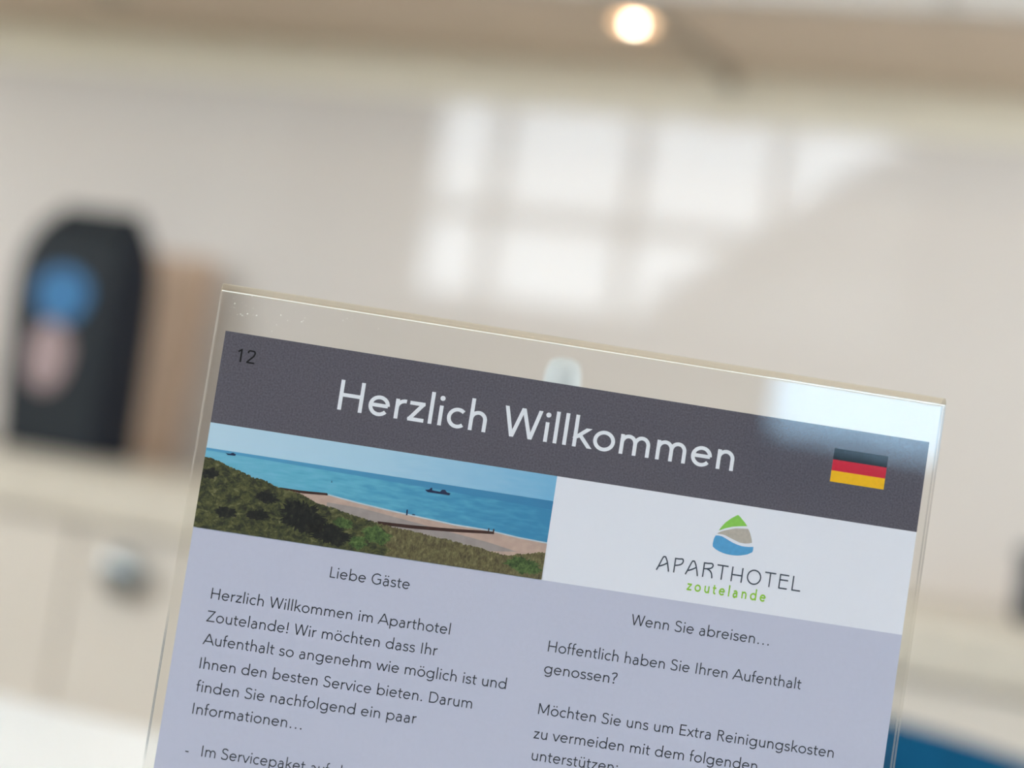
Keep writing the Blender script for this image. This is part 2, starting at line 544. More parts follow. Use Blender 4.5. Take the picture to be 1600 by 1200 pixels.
ux = [-2.0285, -1.5785, -1.1285, -0.6785, -0.2285, 0.2215]
ul = ['cream wall cabinet overhead at the far left end of the row',
      'cream wall cabinet overhead, above the black bag',
      'cream wall cabinet overhead, left of the lit spotlight',
      'gloss cream wall cabinet whose bright door shows right of the lit spotlight',
      'gloss cream wall cabinet at the top right corner of the picture']
for (a, b_), l in zip(zip(ux, ux[1:]), ul):
    upper_unit(a, b_, l)


def spotlight(x, y, label, arm, lit=True):
    r = empty('spotlight', (x, y, UZ), label, 'spotlight', 'spotlights under the wall cabinets')
    bm = add_lathe(bmesh.new(), [(.030, -.0005), (.031, -.006), (.029, -.013), (.0265, -.013), (.0255, -.008), (.001, -.0075)], 32)
    obj('housing', bm, M['lampshell'], r, smooth=False)
    obj('reflector', add_lathe(bmesh.new(), [(.0252, -.0085), (.0245, -.0105), (.002, -.0105)], 32), M['reflector'] if lit else M['lampshell'], r)
    obj('bulb', add_lathe(bmesh.new(), [(.002, -.0108), (.0052, -.012), (.0048, -.0148), (.002, -.016)], 24), M['bulb'] if lit else M['lampshell'], r, smooth=True)
    if arm:
        bm = bmesh.new()
        add_tube(bm, (.027, .004, -.008), (.062, .205, -.010), .0085, .0085)
        add_lathe(bm, [(.012, .0), (.012, .008)], 24, (.066, YB - y - .0095, -.012), 'Y')
        obj('arm', bm, M['lampshell'], r)
    return r


spotlight(-0.596, 1.915, 'small lit warm spotlight with grey arm under the wall cabinets', True)
spotlight(-1.345, 1.955, 'small unlit grey spotlight under the wall cabinets above the black bag', False, False)

cl = empty('ceiling_light', (0.35, -0.55, ZC), 'round warm ceiling light above and behind the viewer', 'ceiling light')  # unseen lamp added to brighten the printed sheet
obj('fitting', add_lathe(bmesh.new(), [(.225, -.0005), (.23, -.02), (.215, -.035), (.21, -.02), (.001, -.019)], 40), M['trim'], cl)
obj('diffuser', add_lathe(bmesh.new(), [(.209, -.022), (.20, -.045), (.12, -.06), (.001, -.064)], 40), M['ceilglow'], cl, smooth=True)

# things on the worktop
bag = empty('bag', (-1.30, 1.95, WZ), 'black stand-up paper bag with blue and pale pink print on worktop', 'bag')


def ring(x0, x1, y0, y1, z, rx):
    """8 points round a rectangle with cut corners"""
    cx = min(rx, (x1 - x0) * .45); cy = min(rx, (y1 - y0) * .45)
    return [(x0 + cx, y0, z), (x1 - cx, y0, z), (x1, y0 + cy, z), (x1, y1 - cy, z), (x1 - cx, y1, z), (x0 + cx, y1, z), (x0, y1 - cy, z), (x0, y0 + cy, z)]


def loft(rings, closed=True):
    bm = bmesh.new()
    R_ = [[bm.verts.new(p) for p in r] for r in rings]
    n = len(R_[0])
    for a, b in zip(R_, R_[1:]):
        for k in range(n):
            bm.faces.new((a[k], a[(k + 1) % n], b[(k + 1) % n], b[k]))
    bm.faces.new(R_[0]); bm.faces.new(R_[-1])
    return bm


bagr = [(-.066, .074, -.050, .052, 0.0), (-.070, .076, -.051, .053, .004), (-.082, .074, -.050, .053, .10), (-.088, .072, -.050, .053, .19),
        (-.089, .071, -.049, .052, .235), (-.087, .070, -.040, .044, .270), (-.080, .065, -.024, .028, .300), (-.066, .060, -.008, .010, .320), (-.058, .058, -.005, .006, .328)]
bm = loft([ring(a, b_, c, d, z, .006) for a, b_, c, d, z in bagr])
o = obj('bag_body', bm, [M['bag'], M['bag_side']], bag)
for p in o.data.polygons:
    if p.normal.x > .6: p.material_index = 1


def disc(name, m, cx, cz, rx, rz, y, parent, wob=0.0):
    bm = bmesh.new()
    n = 40
    pts = [(cx + rx * math.cos(2 * PI * k / n) * (1 + wob * math.sin(3 * 2 * PI * k / n)), cz + rz * math.sin(2 * PI * k / n)) for k in range(n)]
    A = [bm.verts.new((px, y, pz)) for px, pz in pts]
    B = [bm.verts.new((px, y - .0006, pz)) for px, pz in pts]
    bm.faces.new(A); bm.faces.new(B)
    for k in range(n): bm.faces.new((A[k], A[(k + 1) % n], B[(k + 1) % n], B[k]))
    return obj(name, bm, m, parent)


tag(disc('printed_patch', M['bluepatch'], -.008, .205, .040, .036, -.0515, bag, .05), 'rounded blue print')
tag(disc('printed_patch', M['palepatch'], -.014, .124, .032, .045, -.0515, bag, .04), 'pale pink print')

bd = obj('chopping_board', add_box(bmesh.new(), -.082, .082, -.009, .009, 0, .30, .006, 3), M['board'])
bd.location = (-1.318, 2.120, WZ + .002)
bd.rotation_euler = (math.radians(-6.5), 0, 0)
tag(bd, 'tan wooden board leaning on the back wall behind the black bag', 'chopping board')

mug = empty('mug', (-1.485, 1.95, WZ), 'pale pink mug on worktop left of the black bag', 'mug')
obj('cup', add_lathe(bmesh.new(), [(.030, 0), (.036, .003), (.038, .05), (.039, .098), (.036, .098), (.034, .05), (.03, .008), (.001, .007)], 36), M['pink'], mug, smooth=True)
bm = bmesh.new()
pts = [Vector((-.037 - .026 * math.sin(PI * k / 10), 0, .075 - .05 * k / 10)) for k in range(11)]
for a, b_ in zip(pts, pts[1:]): add_tube(bm, a, b_, .005, .005, 10)
obj('handle', bm, M['pink'], mug, smooth=True)

bx = empty('storage_box', (0.035, 1.93, WZ), 'low black lidded box on worktop at the right edge', 'box')
obj('box_body', add_box(bmesh.new(), -.11, .11, -.06, .06, 0, .055, .006, 3), M['blackbox'], bx)
obj('lid', add_box(bmesh.new(), -.113, .113, -.063, .063, .0555, .080, .008, 3), M['blackbox'], bx)

# ------------------------------------------------------------------ table and chair
TZ = 0.765
tb = empty('table', (-0.1, 0.53, 0), 'white table under the clear welcome sign', 'table')
obj('tabletop', add_box(bmesh.new(), -1.0, 1.1, -.43, .42, TZ - .028, TZ, .004), M['white_top'], tb)
obj('apron', add_box(add_box(bmesh.new(), -.93, 1.03, -.37, -.35, TZ - .10, TZ - .0285), -.93, 1.03, .33, .35, TZ - .10, TZ - .0285), M['trim'], tb)
for sx in (-.95, 1.05):
    for sy in (-.38, .36):
        bm = loft([ring(sx - .022, sx + .022, sy - .022, sy + .022, 0, .004), ring(sx - .03, sx + .03, sy - .03, sy + .03, TZ - .0285, .004)])
        obj('leg', bm, M['trim'], tb)

ch = empty('chair', (-0.20, 1.13, 0), 'petrol blue upholstered chair behind the table, right of the sign', 'chair')
bm = bmesh.new()      # curved padded back
n, hw = 16, .235
cols = []
for k in range(n + 1):
    u = -1 + 2 * k / n
    x = hw * u
    bow = .055 * (1 - u * u)
    top = .829 - .0155 * u * u - .03 * max(0, abs(u) - .85) ** 2 / .0225
    c = []
    for z, off in ((.50, 0), (.56, .012), (.66, .02), (.76, .026), (top - .018, .032), (top - .004, .038)):
        c.append((x, bow + off, z))
    c.append((x, bow + .052, top))
    for z, off in ((top - .004, .066), (top - .018, .072), (.76, .070), (.66, .066), (.56, .058), (.50, .046)):
        c.append((x, bow + off, z))
    cols.append([bm.verts.new((a, b_, z)) for a, b_, z in c])
for a, b_ in zip(cols, cols[1:]):
    for j in range(len(a)):
        bm.faces.new((a[j], a[(j + 1) % len(a)], b_[(j + 1) % len(a)], b_[j]))
bm.faces.new(cols[0]); bm.faces.new(cols[-1])
obj('backrest', bm, M['blue'], ch, smooth=True)
obj('seat', add_box(bmesh.new(), -.23, .23, -.36, .085, .40, .47, .03, 4), M['blue'], ch, smooth=True)
for sx in (-.16, .16):
    obj('back_strut', add_tube(bmesh.new(), (sx, .075, .42), (sx, .075, .56), .010), M['blackleg'], ch)
for sx in (-1, 1):
    for y0, y1 in ((-.30, -.33), (.03, .07)):
        obj('leg', add_tube(bmesh.new(), (sx * .18, y0, .405), (sx * .20, y1, 0), .014, .010), M['blackleg'], ch)

# slim white candle just behind the sign
cd = empty('candle', (-0.1262, 0.392, TZ), 'slim white taper candle close behind the clear sign', 'candle')
obj('wax', add_lathe(bmesh.new(), [(.0050, .010), (.0049, .18), (.0046, .2235), (.0043, .2265), (.0034, .2288), (.0016, .2296)], 24), M['candle'], cd, smooth=True)
obj('holder_base', add_lathe(bmesh.new(), [(.024, 0), (.025, .002), (.012, .006), (.007, .012), (.0072, .024), (.0053, .024), (.0053, .011), (.001, .0105)], 28), M['steel'], cd, smooth=True)

# ------------------------------------------------------------------ the welcome sign
# frame of the printed sheet: X along its width, Y away from the reader, Z up; origin at the sheet's top left corner
SA = Vector((0.92536, 0.37908, 0.0)).normalized()
SZ = -Vector((0.0053, -0.01295, -0.9999))
SN = SZ.cross(SA); SN.normalize()          # towards or away: fixed below
if SN.y < 0: SN = -SN
SZ = SA.cross(SN); SZ = -SZ if SZ.z < 0 else SZ
SHEET = Matrix(((SA.x, SN.x, SZ.x, -0.17292), (SA.y, SN.y, SZ.y, 0.30954), (SA.z, SN.z, SZ.z, 0.98573), (0, 0, 0, 1)))

holder = empty('sign_holder', (0, 0, 0), 'clear acrylic sign holder standing on the white table', 'sign holder')
holder.matrix_world = SHEET
sheet = empty('welcome_sheet', (0, 0, 0), 'printed German welcome sheet inside the clear sign holder', 'sign')
sheet.matrix_world = SHEET
mm = 0.001
HX0, HX1, HT, HB = -2.1 * mm, 149.9 * mm, 9.6 * mm, -212.5 * mm
RO, RI = 1.65 * mm, 0.30 * mm
FY0, FY1 = -RO + .1 * mm, -RI + .1 * mm            # front plate
BY0, BY1 = RI + .1 * mm, RO + .1 * mm              # back plate


def plate(name, y0, y1, m):
    bm = bmesh.new()
    add_box(bm, HX0, HX1, y0, y1, HB, HT - RO)
    o = obj(name, bm, [m, M['edge']], holder)
    for p in o.data.polygons:
        if abs(p.normal.x) > .5: p.material_index = 1
    return o


plate('front_plate', FY0, FY1, M['acrylic'])
plate('back_plate', BY0, BY1, M['backplate'])
bm = bmesh.new()                                    # U-bend that joins both plates along the top
N = 20
sec = [(math.cos(PI * k / N), math.sin(PI * k / N)) for k in range(N + 1)]
L = []
for x in (HX0, HX1):
    o_ = [bm.verts.new((x, .1 * mm - RO * c, HT - RO + RO * s)) for c, s in sec]
    i_ = [bm.verts.new((x, .1 * mm - RI * c, HT - RO + RI * s)) for c, s in sec]
    L.append((o_, i_))
for k in range(N):
    bm.faces.new((L[0][0][k], L[0][0][k + 1], L[1][0][k + 1], L[1][0][k]))
    bm.faces.new((L[0][1][k], L[1][1][k], L[1][1][k + 1], L[0][1][k + 1]))
    for s in (0, 1):
        bm.faces.new((L[s][0][k], L[s][1][k], L[s][1][k + 1], L[s][0][k + 1]))
for k in (0, N):
    bm.faces.new((L[0][0][k], L[1][0][k], L[1][1][k], L[0][1][k]))
obj('folded_top', bm, M['fold'], holder, smooth=False)
o = obj('fold_crease', add_box(bmesh.new(), HX0 + .2 * mm, HX1 - .2 * mm, FY0 - .10 * mm, FY0 - .01 * mm, HT - RO - .14 * mm, HT - RO + .12 * mm, .00004), M['crease'], holder)  # highlight of the fold, painted as a thin pale strip
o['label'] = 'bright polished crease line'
bm = bmesh.new()
add_box(bm, HX0, HX1, -34 * mm, 36 * mm, HB - 3.2 * mm, HB - .05 * mm, .0006)
obj('foot', bm, M['acrylic'], holder)

bm = bmesh.new()                                    # dust and tiny scratches on the clear front
for k in range(46):
    if k < 30: px, pz = random.uniform(0, 44), random.triangular(-1, 7.5, 6)
    else: px, pz = random.uniform(0, 5), random.uniform(3, 8)
    r = random.choice((.05, .06, .07, .08, .12))
    a = random.uniform(0, PI)
    vs = []
    for j in range(8):
        t = 2 * PI * j / 8
        u, v = r * 1.5 * math.cos(t), r * .8 * math.sin(t)
        vs.append(bm.verts.new(((px + u * math.cos(a) - v * math.sin(a)) * mm, FY0 - .012 * mm, (pz + u * math.sin(a) + v * math.cos(a)) * mm)))
    bm.faces.new(vs)
o = obj('dust', bm, M['crease'], holder)
o['kind'] = 'stuff'

# sheet of paper, with everything printed on it as thin layers
PW, PH, TH = 148 * mm, 210 * mm, 0.12 * mm


def rect_bm(x0, x1, z0, z1, y0, y1):
    return add_box(bmesh.new(), x0 * mm, x1 * mm, y0 * mm, y1 * mm, -z1 * mm, -z0 * mm)


obj('paper', rect_bm(0, 148, 0, 210, 0, .12), M['paper'], sheet)
EPS = 0.012                                         # mm per printed layer


def flat_mesh(name, polys, lev):
    """one clean flat sheet that is the union of all polygons (mm, y downwards)"""
    vs, fs, boxes = [], [], []
    for p in polys:
        area = sum(p[k - 1][0] * p[k][1] - p[k][0] * p[k - 1][1] for k in range(len(p)))
        if abs(area) < 1e-9: continue
        q = [(x_ * 100, y_ * 100) for x_, y_ in (p if area > 0 else p[::-1])]
        fs.append(list(range(len(vs), len(vs) + len(q))))
        vs += [Vector(c) for c in q]
        boxes.append((min(c[0] for c in q), max(c[0] for c in q), min(c[1] for c in q), max(c[1] for c in q), q))
    ov, oe, of, *_ = delaunay_2d_cdt(vs, [], fs, 1, 1e-4)

    def covered(x_, y_):
        for xa, xb, ya, yb, q in boxes:
            if xa <= x_ <= xb and ya <= y_ <= yb:
                ins = False
                for k in range(len(q)):
                    (x0, y0), (x1, y1) = q[k - 1], q[k]
                    if (y0 > y_) != (y1 > y_) and x_ < x0 + (y_ - y0) * (x1 - x0) / (y1 - y0): ins = not ins
                if ins: return True
        return False
    # keeps the counters of a, b, e, o open
    of = [f for f in of if covered(sum(ov[i].x for i in f) / len(f), sum(ov[i].y for i in f) / len(f))]
    ov = [v / 100 for v in ov]
    me = bpy.data.meshes.new(name)
    me.from_pydata([(v.x * mm, -lev * EPS * mm, -v.y * mm) for v in ov], [], [tuple(f) for f in of])
    me.update()
    if me.polygons and me.polygons[0].normal.y > 0: me.flip_normals()
    return me


def layer(name, m, pts, lev, parent=None, lab=None):
    """flat printed polygon; points in mm from the sheet's top left corner, y downwards"""
    me = flat_mesh(name, [pts], lev)
    o = link(name, me, m, parent or sheet)
    if lab: o['label'] = lab
    return o


R4 = lambda x0, y0, x1, y1: [(x0, y0), (x1, y0), (x1, y1), (x0, y1)]
layer('heading_band', M['header'], R4(0, 0, 148, 18.98), 1, lab='dark grey band across the top')
layer('text_panel', M['body'], R4(0, 40.55, 148, 210), 1, lab='pale lavender grey text area')

# ---- the seaside photograph
photo = layer('beach_photo', M['psky'], R4(0, 18.98, 71.9, 40.5), 2, lab='printed photo of dunes, beach and blue sea')
layer('sea', M['psea'], R4(0, 24.2, 71.9, 34), 3, photo)
layer('far_sea', M['pdeep'], [(0, 24.2), (71.9, 24.2), (71.9, 26.0), (50, 25.5), (20, 25.0), (0, 24.7)], 4, photo)
water = [(13.76, 29.98), (16.84, 30.23), (19.57, 30.2), (25.98, 30.07), (32.38, 30.81), (39.09, 31.36), (45.79, 31.79), (52.51, 32.22), (59.17, 32.26), (65.93, 32.82), (71.9, 33.04)]
layer('surf_line', M['pfoam'], [(x_, y_ - .28) for x_, y_ in water[3:]] + [(71.9, 34), (26, 34)], 5, photo)
layer('beach', M['psand'], water + [(71.9, 40.5), (13.7, 40.5)], 6, photo)
layer('wet_sand', M['pwet'], [(26, 31.5), (33, 31.6), (45, 32.9), (60, 34.6), (66, 35.6), (60, 36.4), (45, 34.9), (34, 33.9), (26, 32.5)], 7, photo)
layer('groyne', M['ppier'], [(16.0, 29.95), (20, 29.95), (25.8, 29.65), (25.9, 30.1), (21, 30.45), (16.9, 30.5)], 8, photo)
g = [(36.8, 33.75), (43.46, 33.5), (51.35, 33.0), (59.5, 32.3), (59.5, 31.7), (59.7, 31.7), (59.75, 32.3), (60.5, 32.25), (60.5, 31.7), (60.75, 31.7), (60.82, 32.75),
     (51.5, 33.65), (43.5, 34.2), (37, 34.4)]
layer('groyne', M['ppier'], g, 8, photo)
layer('ship', M['pship'], [(4.0, 24.65), (4.4, 24.75), (5.0, 24.72), (5.3, 24.5), (5.7, 24.45), (5.8, 24.6), (6.15, 24.65), (6.05, 24.98), (4.5, 25.05)], 8, photo)
layer('ship', M['pship'], [(45.4, 25.9), (46.2, 25.75), (46.6, 25.3), (46.8, 25.3), (46.9, 25.8), (48.5, 25.85), (48.9, 25.35), (49.5, 25.3), (49.9, 25.75), (50.7, 25.85), (50.5, 26.25), (46, 26.3)], 8, photo)
layer('figure', M['pship'], [(42.3, 30.75), (42.36, 30.45), (42.55, 30.45), (42.62, 30.8), (42.66, 31.65), (42.35, 31.65)], 8, photo)
layer('figure', M['pship'], [(43.6, 31.2), (44.2, 31.2), (44.2, 31.42), (43.6, 31.42)], 8, photo)
layer('buoy', M['pship'], [(26.2, 27.2), (26.28, 26.9), (26.36, 27.2), (26.45, 27.35), (26.15, 27.35)], 8, photo)


def ragged(pts, step, amp):
    out = []
    for (x0, y0), (x1, y1) in zip(pts, pts[1:]):
        k = max(1, int((x1 - x0) / step))
        for j in range(k):
            t = j / k
            out.append((x0 + (x1 - x0) * t, y0 + (y1 - y0) * t + random.uniform(-amp, amp * .4)))
    out.append(pts[-1])
    return out


dune = [(0, 26.2), (2.42, 26.54), (5.3, 27.46), (7.86, 28.05), (10.43, 28.91), (13.24, 29.2), (14.81, 29.95), (17.62, 30.39), (20.12, 30.58), (22.23, 31.41), (24.07, 32.09),
        (27.89, 32.64), (31.74, 33.42), (36.89, 34.22), (40.12, 34.52), (43.61, 34.78), (47.64, 35.09), (51.68, 35.4), (55.74, 35.84), (59.8, 36.28), (63.87, 36.72), (67.74, 35.86), (71.9, 34.86)]
layer('dune_grass', M['pgrass'], ragged(dune, .22, .28) + [(71.9, 40.5), (0, 40.5)], 9, photo)
layer('dune', M['pdune'], ragged(dune[:14], .22, .25) + [(39.5, 36.0), (37.5, 37.5), (40.5, 39.2), (39, 40.5), (0, 40.5)], 10, photo)


def blob(cx, cy, rx, ry, n=110, wob=.22):
    ph = [random.uniform(0, 6.28) for _ in range(4)]
    out = []
    for k in range(n):
        a = 2 * PI * k / n
        r = 1 + wob * (.5 * math.sin(2 * a + ph[0]) + .35 * math.sin(5 * a + ph[1]) + .3 * math.sin(9 * a + ph[2])) + random.uniform(-.17, .17)
        out.append((min(71.8, max(0.05, cx + rx * r * math.cos(a))), min(40.45, cy + ry * r * math.sin(a))))
    return out


for cx, cy, rx, ry in ((21.5, 35.2, 4.2, 3.2), (13.8, 32.4, 2.6, 1.0), (27.5, 37.8, 4.4, 2.0), (6, 36.6, 2.4, 1.0), (12.5, 36.2, 2.2, 1.1), (1.6, 29.3, 1.6, 1.2)):
    layer('bush', M['pbush'], blob(cx, cy, rx, ry), 11, photo)
for cx, cy, rx, ry in ((37.0, 36.6, 3.0, 1.6), (30.0, 35.2, 1.8, 1.1), (33.5, 38.7, 1.8, 1.2), (67.8, 38.2, 3.4, 1.6)):
    layer('shrub', M['pleaf'], blob(cx, cy, rx, ry), 12, photo)

# ---- flag
flag = layer('flag', M['fblack'], R4(128.35, 4.3, 139.8, 6.66), 2, lab='black, red and gold German flag')
layer('stripe', M['fred'], R4(128.35, 6.66, 139.8, 8.98), 2, flag, 'red stripe')
layer('stripe', M['fgold'], R4(128.35, 8.98, 139.8, 11.3), 2, flag, 'gold stripe')

# ---- emblem of the hotel
green = [(110.28, 21.14), (110.85, 21.5), (111.51, 22.1), (112.1, 22.65), (112.56, 23.15), (111.02, 23.41), (109.45, 23.76), (108.17, 24.25), (106.79, 24.97), (107.21, 24.18), (107.99, 23.04), (109.06, 22.02)]
beige = [(106.49, 25.63), (107.2, 25.15), (107.98, 24.78), (109.0, 24.39), (110.3, 23.97), (111.62, 23.8), (112.83, 23.69), (113.35, 24.5), (113.77, 25.5), (114.04, 26.4), (113.41, 26.65), (112.6, 26.79),
         (111.5, 26.75), (110.25, 26.39), (109.25, 26.06), (108.4, 25.76), (107.6, 25.62)]
blue = [(106.28, 26.06), (106.94, 25.96), (107.63, 26.04), (108.48, 26.34), (109.35, 26.71), (110.21, 27.04), (111.06, 27.26), (111.89, 27.4), (112.7, 27.41), (113.51, 27.36), (114.43, 27.2), (114.5, 27.8),
        (114.4, 28.34), (113.4, 28.95), (112.31, 29.29), (111.39, 29.48), (110.32, 29.56), (109.23, 29.54), (108.27, 29.39), (107.42, 29.15), (106.7, 28.86), (106.04, 28.42), (105.94, 27.77), (106.02, 26.88)]
em = layer('emblem', M['green'], green, 2, lab='drop-shaped emblem of green hill, beige sand and blue wave')
layer('emblem_band', M['beige'], beige, 2, em, 'beige band')
layer('emblem_band', M['lblue'], blue, 2, em, 'blue wave')

# ------------------------------------------------------------------ lettering: geometric strokes, 1000 units per em
CAP, XH, ASC = 708, 468, 756


def arc(cx, cy, rx, ry, a0, a1, n=None):
    n = n or max(4, int(abs(a1 - a0) / 9))
    return [(cx + rx * math.cos(math.radians(a0 + (a1 - a0) * k / n)), cy + ry * math.sin(math.radians(a0 + (a1 - a0) * k / n))) for k in range(n + 1)]


def spl(p, n=7):
    q = [p[0]] + list(p) + [p[-1]]
    out = []
    for i in range(1, len(q) - 2):
        for k in range(n):
            t = k / n
            out.append(tuple(.5 * ((2 * q[i][j]) + (-q[i - 1][j] + q[i + 1][j]) * t + (2 * q[i - 1][j] - 5 * q[i][j] + 4 * q[i + 1][j] - q[i + 2][j]) * t * t
                                   + (-q[i - 1][j] + 3 * q[i][j] - 3 * q[i + 1][j] + q[i + 2][j]) * t ** 3) for j in (0, 1)))
    out.append(tuple(p[-1]))
    return out


def glyphs(h):
    """char -> (advance, list of ('s', polyline) | ('d', x0,y0,x1,y1) diagonal with level ends | ('o', x,y,r) dot)"""
    S = lambda *p: ('s', list(p[0]) if len(p) == 1 else list(p))
    D = lambda *a: ('d',) + a
    O = lambda x, y, k=1.35: ('o', x, y, h * k)
    V = lambda x, y0, y1: ('s', [(x, y0), (x, y1)])
    H = lambda y, x0, x1: ('s', [(x0, y), (x1, y)])
    E = lambda cx, cy, rx, ry: ('s', arc(cx, cy, rx, ry, 0, 360))
    T, B = XH + 10 - h, -10 + h
    G = {}
    G[' '] = (278, [])
    G['H'] = (741, [V(90 + h, 0, CAP), V(651 - h, 0, CAP), H(362, 90, 651)])
    G['L'] = (481, [V(90 + h, 0, CAP), H(h, 90, 448)])
    G['I'] = (278, [V(139, 0, CAP)])
    G['E'] = (574, [V(90 + h, 0, CAP), H(h, 90, 518), H(CAP - h, 90, 505), H(366, 90, 478)])
    G['Z'] = (611, [H(CAP - h, 55, 560), H(h, 38, 572), D(522, CAP - h, 78, h)])
    G['A'] = (704, [D(22, 0, 352, CAP), D(352, CAP, 682, 0), H(216, 130, 574)])
    G['W'] = (926, [D(24 + h, CAP, 248, 0), D(248, 0, 463, CAP), D(463, CAP, 678, 0), D(678, 0, 902 - h, CAP)])
    G['M'] = (870, [V(90 + h, 0, CAP), V(780 - h, 0, CAP), D(95 + h, CAP, 435, 100), D(435, 100, 775 - h, CAP)])
    G['D'] = (741, [S([(90 + h, CAP - h), (320, CAP - h)] + arc(330, 354, 352 - h, 354 - h, 90, -90) + [(320, h), (90 + h, h)]), V(90 + h, 0, CAP)])
    G['R'] = (593, [V(90 + h, 0, CAP), S([(90 + h, CAP - h), (290, CAP - h)] + arc(300, 532, 192 - h, 176 - h, 90, -90) + [(90 + h, 356 + h)]), D(300, 370, 520, 0)])
    G['G'] = (759, [S(arc(400, 354, 350 - h, 364 - h, 46, 318)), S([(430, 345), (680 - h, 345), (680 - h, 62)])])
    G['S'] = (556, [S(spl([(452, 596), (385, 690 - h), (285, 718 - h), (150, 672 - h * .5), (104, 545), (150, 440), (285, 378), (418, 312), (466, 196), (410, 56), (275, B), (130, 34 + h * .4), (62, 128)]))])
    G['1'] = (556, [V(318, 0, CAP), S([(318, CAP - h), (150, 545)])])
    G['2'] = (556, [S(spl([(92, 540), (140, 660), (270, 718 - h), (410, 655), (440, 535), (385, 400), (240, 228), (110, 70)])), S([(130, 90), (92, h)]), H(h, 75, 480)])
    G['!'] = (278, [V(139, 200, CAP), O(139, 48, 1.5)])
    G['.'] = (278, [O(139, 48, 1.4)])
    G['\u2026'] = (1000, [O(167, 48, 1.4), O(500, 48, 1.4), O(833, 48, 1.4)])
    G[':'] = (278, [O(139, 48, 1.4), O(139, 420, 1.4)])
    G['-'] = (333, [H(250, 60, 273)])
    G['?'] = (463, [S(spl([(62, 590), (120, 690 - h), (220, 718 - h), (340, 670), (372, 560), (320, 450), (240, 370), (215, 280), (214, 200)])), O(214, 48, 1.5)])
    ra = 164
    G['a'] = (519, [S([(430 - h, 0), (430 - h, 300)] + arc(430 - h - ra + h * .5, 300, ra - h * .5, T - 300, 0, 145)),
                    S([(430 - h, 278), (290, 278)] + arc(232, 138, 178 - h, 140, 80, 270)[1:] + arc(232, 138, 198 - h * .5, 148 - h, 278, 350))])
    bowl = lambda cx: E(cx, 234, 258 - h, 244 - h)
    G['b'] = (630, [V(75 + h, 0, ASC), bowl(328)])
    G['d'] = (630, [V(555 - h, 0, ASC), bowl(302)])
    G['p'] = (630, [V(75 + h, -200, XH), bowl(328)])
    G['c'] = (481, [S(arc(284, 234, 242 - h, 244 - h, 48, 312))])
    G['e'] = (574, [S([(286 - 244 + h, 246), (286 + 244 - h, 246)]), S(arc(286, 234, 244 - h, 244 - h, 3, 322))])
    G['f'] = (296, [S([(122, 0), (122, 610)] + arc(250, 610, 128, 158 - h, 180, 80)), H(XH - h, 20, 270)])
    G['g'] = (630, [bowl(302), S([(555 - h, XH), (555 - h, -20)] + arc(312, -20, 243 - h, 190 - h, 0, -148))])
    ar = lambda x0, x1: S(arc((x0 + x1) / 2, 270, (x1 - x0) / 2, T - 270, 180, 0) + [(x1, 0)])
    G['h'] = (556, [V(75 + h, 0, ASC), ar(75 + h, 481 - h)])
    G['n'] = (556, [V(75 + h, 0, XH), ar(75 + h, 481 - h)])
    G['m'] = (852, [V(75 + h, 0, XH), ar(75 + h, 426), ar(426, 777 - h)])
    G['r'] = (352, [V(75 + h, 0, XH), S(arc(300, 262, 225 - h, T - 262, 180, 82))])
    G['u'] = (556, [S([(75 + h, XH)] + arc(278, 198, 203 - h, 198 - B, 180, 360)), V(481 - h, 0, XH)])
    G['i'] = (222, [V(111, 0, XH), O(111, 640)])
    G['l'] = (222, [V(111, 0, ASC)])
    G['k'] = (500, [V(75 + h, 0, ASC), D(75 + h, 205, 425, XH), D(215, 300, 478, 0)])
    G['o'] = (592, [E(296, 234, 254 - h, 244 - h)])
    G['s'] = (426, [S(spl([(360, 392), (305, T - 22), (222, T), (120, T - 26), (84, 350), (118, 278), (215, 246), (322, 204), (358, 128), (318, 36 + h * .3), (215, B), (112, B + 22), (50, 84)]))])
    G['t'] = (333, [S([(138, 610), (138, 125)] + arc(250, 125, 112, 125 - B, 180, 285)), H(XH - h, 25, 305)])
    G['v'] = (481, [D(28, XH, 240, 0), D(240, 0, 453, XH)])
    G['w'] = (741, [D(30, XH, 205, 0), D(205, 0, 370, XH), D(370, XH, 535, 0), D(535, 0, 711, XH)])
    G['x'] = (463, [D(50, XH, 420, 0), D(413, XH, 40, 0)])
    G['z'] = (444, [H(XH - h, 52, 402), H(h, 38, 410), D(362, XH - h, 78, h)])
    um = lambda g, cx: (g[0], g[1] + [O(cx - 92, 632, 1.25), O(cx + 92, 632, 1.25)])
    G['\u00e4'] = um(G['a'], 262); G['\u00f6'] = um(G['o'], 296); G['\u00fc'] = um(G['u'], 278)
    # capitals of the emblem's own thin lettering
    G['^A'] = (720, [S(spl([(30, 0), (110, 190), (230, 520), (300, 665), (350, CAP - h), (400, 665), (500, 480), (590, 200), (640, 0)])), S(spl([(120, 190), (260, 245), (420, 330), (520, 400)]))])
    G['^P'] = (620, [V(90 + h, 0, CAP), S(spl([(90, CAP - h), (300, CAP - h), (470, 690), (520, 580), (450, 450), (280, 372), (120, 340)]))])
    G['^R'] = (680, [V(90 + h, 0, CAP), S(spl([(90, CAP - h), (300, CAP - h), (500, 690), (565, 590), (490, 475), (300, 420), (130, 400)])), S(spl([(250, 415), (420, 360), (540, 220), (590, 0)]))])
    G['^T'] = (640, [V(320, 0, CAP), H(CAP - h, 40, 600)])
    G['^H'] = (760, [V(90 + h, 0, CAP), V(660 - h, 0, CAP), H(330, 90, 660)])
    G['^O'] = (840, [E(420, 354, 360 - h, 364 - h)])
    G['^E'] = (610, [V(90 + h, 0, CAP), H(h, 90, 530), H(CAP - h, 90, 560), H(430, 90, 540)])
    G['^L'] = (560, [V(90 + h, 0, CAP), H(h, 90, 540)])
    return G


